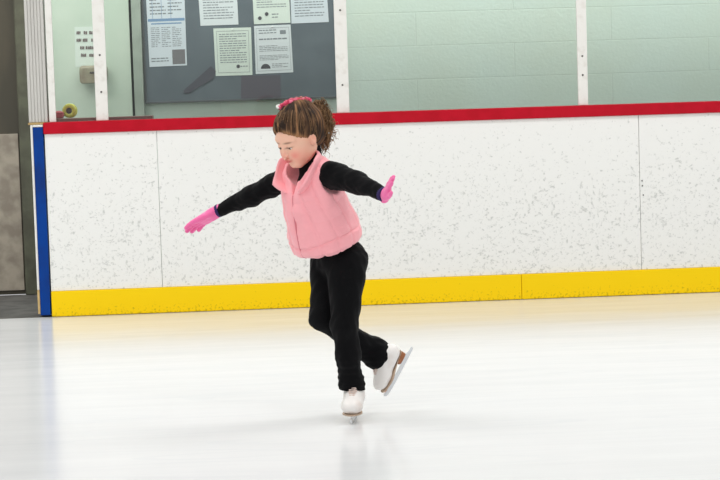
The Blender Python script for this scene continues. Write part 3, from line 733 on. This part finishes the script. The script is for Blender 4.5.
# fine strands swept over the scalp
mb = MB(); colr = []
for i in range(210):
    a = rng.uniform(-1.5,1.5)
    z0 = .05
    for _ in range(12):
        k_ = math.sqrt(max(.05, 1-((z0-.032)/.078)**2)); y0 = -.014+.088*k_*math.cos(a)
        z0 = .5*z0+.5*(+.001+.86*(y0-.016)+.9*max(y0-.058,0)+.002)
    s = V3(math.sin(a)*.070*k_, y0, z0+rng.uniform(-.003,.010)); pts = []; rr = []; r0 = rng.uniform(.0006,.0013)
    for k in range(16):
        t = k/15; dirp = s*(1-t)+V3(s[0]*.12,-.050,.125)*t
        v0 = dirp-V3(0,-.016,.034); e_ = min(1, t*4)
        ax_ = V3(.0745,.0930,.0825)*(1-e_)+V3(.0803,.1003,.0893)*e_
        sc = 1/math.sqrt((v0[0]/ax_[0])**2+(v0[1]/ax_[1])**2+(v0[2]/ax_[2])**2)
        pts.append(H(*(V3(0,-.016,.034)+v0*sc))); rr.append(r0*(.35+.65*e_))
    k0 = len(mb.v); mb.tube(pts, rr, 4); tt = rng.random()**2*.8
    colr += [tuple(np.array(lin((46,32,24)))*(1-tt)+np.array(lin((178,138,100)))*tt)]*(len(mb.v)-k0)
link_mesh('strands', mb.v, mb.f, m_hair, hair, True, np.array(colr))
# pink hair tie with a white bow
m_tie = mottle(mat('pink_hair_tie', (244,120,150), .6), (200,40,80), 70, .45, .55)
mb = MB(); n1, n2 = 84, 14; vv = []
EC = H(0,-.016,.034); d0 = V3(-.16,-.05,.97); d0 /= np.linalg.norm(d0); t1 = V3(.97,0,.16); t2 = np.cross(d0, t1)
def dome(d, h):
    d = d/np.linalg.norm(d); k = 1/math.sqrt(sum((d@HF[i]/(.080,.100,.089)[i])**2 for i in range(3))); return EC+d*(k+h)
TA = np.array([t1, t2, d0]); tc_ = dome(d0, .006)
for i in range(n1):
    a = 2*PI*i/n1; w_ = 1+.07*math.sin(a*11)
    cc = dome(d0+t1*math.cos(a)*.60*w_+t2*math.sin(a)*.20*w_, .006); rad = t1*math.cos(a)+t2*math.sin(a)
    for j in range(n2):
        b_ = 2*PI*j/n2; mm = .0092+.0022*math.sin(a*17+j)+.001*math.sin(b_*3+a*5)
        vv.append(cc+(rad*math.cos(b_)+d0*math.sin(b_))*mm)
mb.add(vv, [(i*n2+j, i*n2+(j+1)%n2, ((i+1)%n1)*n2+(j+1)%n2, ((i+1)%n1)*n2+j) for i in range(n1) for j in range(n2)])
tie = mb.build('hair_tie', m_tie, person, True)
mb = MB(); bc = dome(d0-t1*.60+t2*.05, .010)
for sgn in (1,-1):
    ring = []
    for i in range(16):
        a = 2*PI*i/16; ring.append(bc+TA[0]*sgn*(.007-.007*math.cos(a))+TA[2]*.0045*math.sin(a)+TA[1]*.005*math.sin(a))
    mb.tube(ring+[ring[0]], .0036, 8)
mb.lathe([(0,-.006),(.005,-.005),(.006,0),(.005,.005),(0,.006)], bc, TA[0], 12)
mb.build('white_bow', mat('white_ribbon', (240,244,238), .3), tie, True)

# ---- black top: body and sleeves, purple cuffs
m_black = bump(mat('black_knit', (11,11,13), .9, spec=.12, sheen=.04), 260, .5, .002)
m_purple = bump(mat('purple_ribbing', (40,24,84), .8), 300, .4)
lt = np.array([RW, LW, RS, LS, T(.1,.1,.1), T(-.1,-.1,TL), H(0,-.02,-.05)])
g = bgrid(lt, .06, .0042)
q = g.local(pel, TF)
tab2 = [(.04,.090,.072,0),(.16,.092,.074,0),(.24,.102,.076,-.004),(.285,.098,.064,-.006),(.32,.064,.050,-.006)]
d = prof(q, tab2)
wr = .0022*gnoise(g, 95, 21)+.0012*gnoise(g, 190, 4)
LWs = LW+(LE-LW)*.03; RWs = RW+(RE-RW)*.10
d = smin(d, limb(g, [LS, LE, LWs], [.050,.038,.0245]), .025)
d = smin(d, limb(g, [RS, RE, RWs], [.044,.036,.0235]), .025)+wr
# stand-up neck
d = smin(d, g.cap(T(0,-.004,TL-.01), H(0,-.016,-.062), .047, .042), .02)
# open ends at the wrists and neck
def cutplane(g, o, n): n = n/np.linalg.norm(n); return (g.x-f32(o[0]))*f32(n[0])+(g.y-f32(o[1]))*f32(n[1])+(g.z-f32(o[2]))*f32(n[2])
near_l = g.cap(LW, LW+V3(.001,0,0), .08, .08); near_r = g.cap(RW, RW+V3(.001,0,0), .08, .08)
d = smax(d, np.where(near_l < 0, cutplane(g, LWs+(LW-LE)*.05, LW-LE), -1).astype(f32), .003)
d = smax(d, np.where(near_r < 0, cutplane(g, RWs+(RW-RE)*.05, RW-RE), -1).astype(f32), .003)
v_, f_ = nets(d, g)
top = link_mesh('long_sleeve_top', v_, f_, m_black, person, True); top['label'] = 'black long sleeve top'
def ring_cuff(o, ax, r, w, name, m, parent, amp=.001):
    ax = ax/np.linalg.norm(ax); u = np.cross(ax, V3(.2,.3,.9)); u /= np.linalg.norm(u); w_ = np.cross(ax, u)
    mb = MB(); vv = []; n = 48; pr = [(r-.006,-w/2),(r,-w/2),(r+.001,-w*.3),(r+.001,w*.3),(r-.001,w/2),(r-.006,w/2)]
    for (rr, h) in pr:
        for j in range(n):
            a = 2*PI*j/n; k = rr+(amp if j % 2 else 0)*(1 if rr > r-.003 else 0); vv.append(o+ax*h+(u*math.cos(a)+w_*math.sin(a))*k)
    K = len(pr); mb.add(vv, [(i*n+j, i*n+(j+1)%n, ((i+1)%K)*n+(j+1)%n, ((i+1)%K)*n+j) for i in range(K) for j in range(n)])
    return mb.build(name, m, parent, True)
for W_, E_, r_ in ((LWs, LE, .0235), (RWs, RE, .0225)):
    c = ring_cuff(W_+(W_-E_)/np.linalg.norm(W_-E_)*.008, W_-E_, r_, .014, 'cuff', m_purple, top); c['label'] = 'dark purple ribbed cuff'
# ---- gloves
m_glove = bump(mat('pink_glove_knit', (246,112,172), .75, sheen=.3), 330, .4, .0015)
for hh, nm in ((HR,'r'),(HL,'l')):
    o_ = np.array(hh['o']); d_ = np.array(hh['d'])/np.linalg.norm(hh['d'])
    g = bgrid([o_-d_*.02, o_+d_*.12], .05, .0019)
    D = hand(g, hh['o'], hh['d'], hh['n'], hh['thumb'], .0008, hh['curl'], hh['spread'], hh['s'], hh['thumb_out'])+.0006*gnoise(g, 220, 9)
    arm = (RW-RE) if nm == 'r' else (LW-LE); arm = arm/np.linalg.norm(arm)
    wr_ = RW if nm == 'r' else LW
    D = smin(D, g.cap(wr_-arm*.012, o_+d_*.012, .0185, .0185), .008)
    v_, f_ = nets(D, g)
    link_mesh('glove', v_, f_, m_glove, person, True)

# ---- pink quilted vest
g = bgrid([T(a,b_,c) for a in (-.14,.14) for b_ in (-.115,.165) for c in (.0,TL+.10)], .012, .0034)
q = g.local(pel, TF)
vt = [(.052,.122,.114,.020),(.072,.134,.131,.025),(.105,.137,.133,.026),(.145,.134,.127,.026),(.19,.129,.118,.026),(.24,.128,.108,.025),(.285,.130,.098,.018),(.325,.130,.084,.010),(.355,.118,.072,.008),(.380,.088,.056,.006),(.392,.062,.045,.006)]
d = prof(q, vt)
ang = np.arctan2(q[0], q[1])
seam = lambda x, w: np.exp(-(x/f32(w))**2)
hs = 0
for c_ in (.07, .108, .15, .19, .23, .27): hs = hs+seam(q[2]-f32(c_)-f32(.006)*np.sin(ang*3+c_*40), .0042)*(1.1 if c_ == .108 else .28)
vs = 0
for a_ in (.45,-.45,.9,-.9,1.35,-1.35,1.8,-1.8,2.3,-2.3,2.8,-2.8): vs = vs+seam((ang-f32(a_)-f32(.12)*np.sin(q[2]*14))*f32(.11), .0042)
d = d+f32(.0052)*np.clip(hs,0,1.3)+f32(.0040)*vs+.0028*gnoise(g, 62, 12)+.0014*gnoise(g, 140, 13)
# front zip line
zipl = seam(q[0], .004)*(q[1] > 0); d = d+f32(.004)*zipl
# V opening at the neck, armholes, hollow hem
V_ = np.maximum(np.abs(q[0])-f32(.004)-np.maximum(q[2]-f32(.298), 0)*f32(.36), f32(.294)-q[2]); V_ = np.maximum(V_, -q[1]+f32(.02))
d = smax(d, -V_.astype(f32), .006)
for S_, E_, rr in ((LS, LE, .054), (RS, RE, .045)):
    ad = (E_-S_)/np.linalg.norm(E_-S_); side = TF[0]*(1 if S_ is LS else -1)
    ah = g.cap(S_+side*.018-TF[2]*.016+TF[1]*.008, S_+ad*.1+side*.045-TF[2]*.020+TF[1]*.012, rr-.005, rr+.004)
    d = smax(d, -ah, .008)
hollow = prof(q, [(.0,.108,.094,.018),(.07,.108,.094,.018),(.095,.08,.07,.01)])
d = smax(d, -hollow, .006)
d = smax(d, -g.cap(T(0,.030,.355), T(0,.075,.46), .056, .072), .008)
v_, f_ = nets(d, g)
m_vest = bump(mat('pink_quilted_nylon', (255,172,179), .5, sheen=.25), 120, .35, .003)
vest = link_mesh('quilted_vest', v_, f_, m_vest, person, True); vest['label'] = 'sleeveless pink quilted vest'
# open collar
def sheet_mesh(P, t, name, m, parent):
    "P: grid of points (nu, nv, 3), thickened by t, rounded a little at its border"
    nu, nv, _ = P.shape
    du = np.gradient(P, axis=0); dv = np.gradient(P, axis=1); n = np.cross(du, dv); n /= np.linalg.norm(n, axis=2, keepdims=True)+1e-12
    iu = np.minimum(np.arange(nu), nu-1-np.arange(nu)); iv = np.minimum(np.arange(nv), nv-1-np.arange(nv))
    e = np.sqrt(np.clip(np.minimum(iu[:,None], iv[None,:])/2.0, 0.12, 1))[...,None]
    A = (P+n*t*e/2).reshape(-1,3); B = (P-n*t*e/2).reshape(-1,3); K = nu*nv; f = []
    for i in range(nu-1):
        for j in range(nv-1):
            a, b_, c, d_ = i*nv+j, (i+1)*nv+j, (i+1)*nv+j+1, i*nv+j+1; f += [(a,b_,c,d_), (K+d_,K+c,K+b_,K+a)]
    for i in range(nu-1): f += [(i*nv, K+i*nv, K+(i+1)*nv, (i+1)*nv), ((i+1)*nv+nv-1, K+(i+1)*nv+nv-1, K+i*nv+nv-1, i*nv+nv-1)]
    for j in range(nv-1): f += [(j+1, K+j+1, K+j, j), ((nu-1)*nv+j, K+(nu-1)*nv+j, K+(nu-1)*nv+j+1, (nu-1)*nv+j+1)]
    mb = MB(); mb.add(list(A)+list(B), f); return mb.build(name, m, parent, True)
nu, nv = 61, 15; Pg = np.zeros((nu,nv,3))
for i in range(nu):
    u = -1+2*i/(nu-1)                        # 0 = nape, ends at the V opening
    for j in range(nv):
        t = j/(nv-1); a = u*(3.0-.72*t)
        fr_w = abs(u)**3
        R0a, R0b = .066, .062
        flare = .004+.016*t+.020*fr_w*t+.006*math.sin(t*PI)
        ca, sa = -math.cos(a), math.sin(a)
        x_ = sa*(R0a+flare); y_ = ca*(R0b+flare)+.026+.024*t
        z_ = .352-.062*max(0,ca+.10)+(.058-.012*fr_w)*t
        x_ += (.006*math.sin(9*a)*t*.3)
        if fr_w > .0: z_ -= .016*fr_w*t*t*t
        Pg[i,j] = T(x_, y_, z_)
sheet_mesh(Pg, .011, 'collar', m_vest, vest)
# zip tape on both sides of the opening
m_zip = mat('rose_zip', (222,128,138), .5)
mb = MB()
pts = [T(.0, float(np.interp(c, [r[0] for r in vt], [r[2]+r[3] for r in vt]))-.0035, c) for c in np.linspace(.062,.292,26)]
mb.tube(pts, .0028, 8); mb.build('zipper', m_zip, vest, True)
# armhole piping
for S_, E_, rr in ((LS, LE, .048), (RS, RE, .046)): pass

# ---- black leggings, flared at the ankle
LA2 = sk(351, 383, .016); LA3 = sk(351.2, 388.5, .020)
RA1 = sk(361, 345, .115); RA2 = sk(373.5, 351.5, .135); RA3 = sk(378, 355.5, .142)
g = bgrid([LA3, RA3, LH, RH, T(0,0,.06), RK, LK], .085, .0042)
q = g.local(pel, TF)
d = prof(q, [(-.05,.076,.070,0),(-.01,.098,.084,0),(.03,.094,.080,0),(.07,.086,.074,.0)])
d = smin(d, limb(g, [LH+V3(0,0,.0), LK, sk(348,356,-.01), LA2, LA3], [.074,.0475,.042,.0445,.0465], .02), .03)
wrs = .0026*gnoise(g, 70, 31)+.0016*gnoise(g, 150, 32)
d2 = limb(g, [RH, RK, RA1, RA2, RA3], [.066,.0455,.043,.052,.0545], .02)
d = smin(d, d2, .012)
# bunched cloth above the cuffs
d = d+wrs+.0022*np.sin((g.z-f32(LA3[2]))*f32(260))*np.clip(1-(g.z-f32(LA3[2]))/f32(.16),0,1)*(d < .02)
pn = RA3-sk(352,342,.1); pn /= np.linalg.norm(pn)
nr = g.cap(RA3, RA3+V3(.001,0,0), .09, .09)
d = smax(d, np.where(nr < 0, cutplane(g, RA3+pn*.018, pn), -1).astype(f32), .010)
d = smax(d, f32(sk(351,390,0)[2]-.001)-g.z-f32(.06)*(g.x-f32(LA3[0]))+0*d, .003)
d = smax(d, -(g.cap(LA3+V3(0,0,-.03), LA3+V3(0,0,.004), .041, .040)), .003)
v_, f_ = nets(d, g)
leg = link_mesh('leggings', v_, f_, m_black, person, True); leg['label'] = 'black flared leggings'

# ---- ice skates
m_boot = mottle(bump(mat('white_leather', (240,236,232), .4), 80, .15), (228,216,208), 14, .5, .7)
m_sole = mat('leather_sole', (186,162,140), .55); m_heel = mottle(mat('brown_heel', (168,108,66), .5), (150,92,56), 30)
m_blade = mat('blade_steel', (226,228,230), .3, metal=.6); m_lace = mat('lace', (226,206,196), .8); m_hook = mat('hook_metal', (170,130,104), .35, metal=.5)
def skate(o, toe, up, s=1.0, hgt=.15):
    fr = frame(toe, up)
    K = lambda a, b_, c: o+(fr[0]*a+fr[1]*b_+fr[2]*c)*s
    g = bgrid([K(a,b_,c) for a in (-.04,.04) for b_ in (-.09,.11) for c in (.02,.17)], .01, .0028)
    p = [x/f32(s) for x in g.local(o, fr)]
    d = el(p, (0,.058,.058), (.039,.046,.030))                                   # toe box
    d = smin(d, cl(p, (0,-.055,.075), (0,.02,.068), .031, .033), .02)            # heel and waist
    d = smin(d, cl(p, (0,-.036,.085), (0,-.028,.140), .034, .037), .03)          # shaft
    d = smin(d, cl(p, (0,-.02,.105), (0,.045,.066), .026, .026), .02)            # instep
    solez = .030+.014*np.clip((.03-p[1])/f32(.07),0,1)
    d = smax(d, (solez+f32(.004)-p[2]).astype(f32), .004)
    d = smax(d, p[2]-f32(hgt)-f32(.25)*(p[1]+f32(.034)), .006)
    d = d+.0008*gnoise(g, 120, 3)
    v_, f_ = nets(d*f32(s), g)
    boot = link_mesh('ice_skate', v_, f_, m_boot, person, True); boot['label'] = 'white leather figure skate'
    # sole: outline lofted along the foot
    mb = MB(); n = 28; out_ = []
    for i in range(n):
        a = 2*PI*i/n; y = .012+.092*math.sin(a); w = .029+.011*math.exp(-((y-.055)/.035)**2)-.004*math.exp(-((y+.01)/.03)**2)
        out_.append((w*math.copysign(abs(math.cos(a))**.7, math.cos(a)), y))
    zz = lambda y: .030+.014*min(1,max(0,(.03-y)/.07))
    top_ = [K(x,y,zz(y)+.003) for x,y in out_]; bot = [K(x*.97,y,zz(y)-.0015) for x,y in out_]
    mb.add(top_+bot, [tuple(range(n)), tuple(range(2*n-1,n-1,-1))]+[(i,(i+1)%n,n+(i+1)%n,n+i) for i in range(n)])
    mb.build('sole', m_sole, boot)
    mb = MB(); n = 20; hb_ = []
    for i in range(n):
        a = 2*PI*i/n; hb_.append((.026*math.copysign(abs(math.cos(a))**.6, math.cos(a)), -.052+.027*math.copysign(abs(math.sin(a))**.7, math.sin(a))))
    mb.add([K(x,y,.0425) for x,y in hb_]+[K(x*.88,y*.96-.002,.0255) for x,y in hb_], [tuple(range(n)), tuple(range(2*n-1,n-1,-1))]+[(i,(i+1)%n,n+(i+1)%n,n+i) for i in range(n)])
    mb.build('heel', m_heel, boot)
    # blade: long plate with stanchions and toe pick
    prof_ = [(-.112,.004),(-.108,.0006),(-.06,0),(.0,-.0004),(.06,0),(.094,.002),(.100,.006),(.106,.004),(.109,.011),(.112,.010),(.112,.017),(.104,.020),(.085,.016),(.072,.0175),(.072,.0285),(.034,.0285),(.034,.0175),(.0,.0150),(-.032,.0160),(-.034,.0255),(-.074,.0255),(-.078,.016),(-.112,.012)]
    t = .0021; mb = MB(); n = len(prof_)
    A = [K(t,y,z) for y,z in prof_]; B = [K(-t,y,z) for y,z in prof_]
    mb.add(A+B, [tuple(range(n)), tuple(range(2*n-1,n-1,-1))]+[(i,(i+1)%n,n+(i+1)%n,n+i) for i in range(n)])
    for y0, y1, z in ((.030,.076,.0285),(-.078,-.030,.0252)):
        c8 = [K(x,y,zz_) for x in (-.014,.014) for y in (y0,y1) for zz_ in (z-.003,z)]
        mb.add(c8, [(0,1,3,2),(4,6,7,5),(0,4,5,1),(2,3,7,6),(0,2,6,4),(1,5,7,3)])
    mb.build('blade', m_blade, boot)
    mb = MB()
    for i in range(7):
        t = i/6; y = .050*(1-t)+.012*t; z = .0915*(1-t)+.126*t; w = .014+.004*t
        mb.tube([K(-w,y-.008,z-.002), K(-.5*w,y+.003,z+.004), K(.5*w,y+.004,z+.006), K(w,y-.008,z+.002)], .0019, 6)
        mb.tube([K(w,y-.008,z-.002), K(.5*w,y+.003,z+.004), K(-.5*w,y+.004,z+.006), K(-w,y-.008,z+.002)], .0019, 6)
    mb.build('laces', m_lace, boot, True)
    for i in range(4):
        t = i/3; y = .018*(1-t)-.012*t; z = .105*(1-t)+.14*t
        for sg in (-1,1): MB().lathe([(.0,.004),(.0028,.003),(.0028,0),(.0015,-.003)], K(sg*.021,y-.004,z), fr[0]*sg+fr[1]*.5, 8).build('lace_hook', m_hook, boot)
    return boot
skate(FT+V3(.004,0,.0012), rotax(V3(0,-1,0), V3(0,0,1), math.radians(-9)), V3(0,0,1), 1.0, .16)
# raised skate: blade line from its heel to its toe
bh = sk(414, 347, .165); bt = sk(386.5, 399, .135)
tv = bt-bh; upv = sk(330,338,.08)-sk(385,366,.15)
skate(bh+tv*.5, tv, upv, .93, .125)

# ================================================================== LIGHT, CAMERA
w = bpy.data.worlds.new('World'); bpy.context.scene.world = w; w.use_nodes = True
w.node_tree.nodes['Background'].inputs[0].default_value = (.985,.99,1,1); w.node_tree.nodes['Background'].inputs[1].default_value = .60
for i, (x, y) in enumerate(((-3.2,-3.0),(3.2,-3.0),(-3.2,-9.0),(3.2,-9.0))):
    l = bpy.data.lights.new('arena_lamp', 'AREA'); l.shape = 'RECTANGLE'; l.size = 3.2; l.size_y = 1.2; l.energy = 125; l.color = (1,.985,.95)
    lo_ = bpy.data.objects.new('arena_lamp', l); lo_.location = (x, y, 5.6); C.objects.link(lo_)
for x in (-3.6, -1.2, 1.2, 3.6):  # unseen fill lights added to brighten the wall and doors behind the glass
    l = bpy.data.lights.new('walkway_fill', 'AREA'); l.shape = 'RECTANGLE'; l.size = 2.2; l.size_y = .3; l.energy = 34; l.color = (1,1,.985)
    lo_ = bpy.data.objects.new('walkway_fill', l); lo_.location = (x, .55, 3.5); C.objects.link(lo_)
cam = bpy.data.cameras.new('Camera'); cam.sensor_width = 36; cam.lens = FPX/720*36; cam.clip_end = 100
co = bpy.data.objects.new('Camera', cam); C.objects.link(co)
from mathutils import Matrix
M = Matrix(((Rt[0],Up[0],-Fw[0],CAM[0]),(Rt[1],Up[1],-Fw[1],CAM[1]),(Rt[2],Up[2],-Fw[2],CAM[2]),(0,0,0,1)))
co.matrix_world = M
bpy.context.scene.camera = co
vs_ = bpy.context.scene.view_settings
vs_.view_transform = 'Standard'; vs_.look = 'None'; vs_.exposure = 0; vs_.gamma = 1; vs_.use_curve_mapping = False
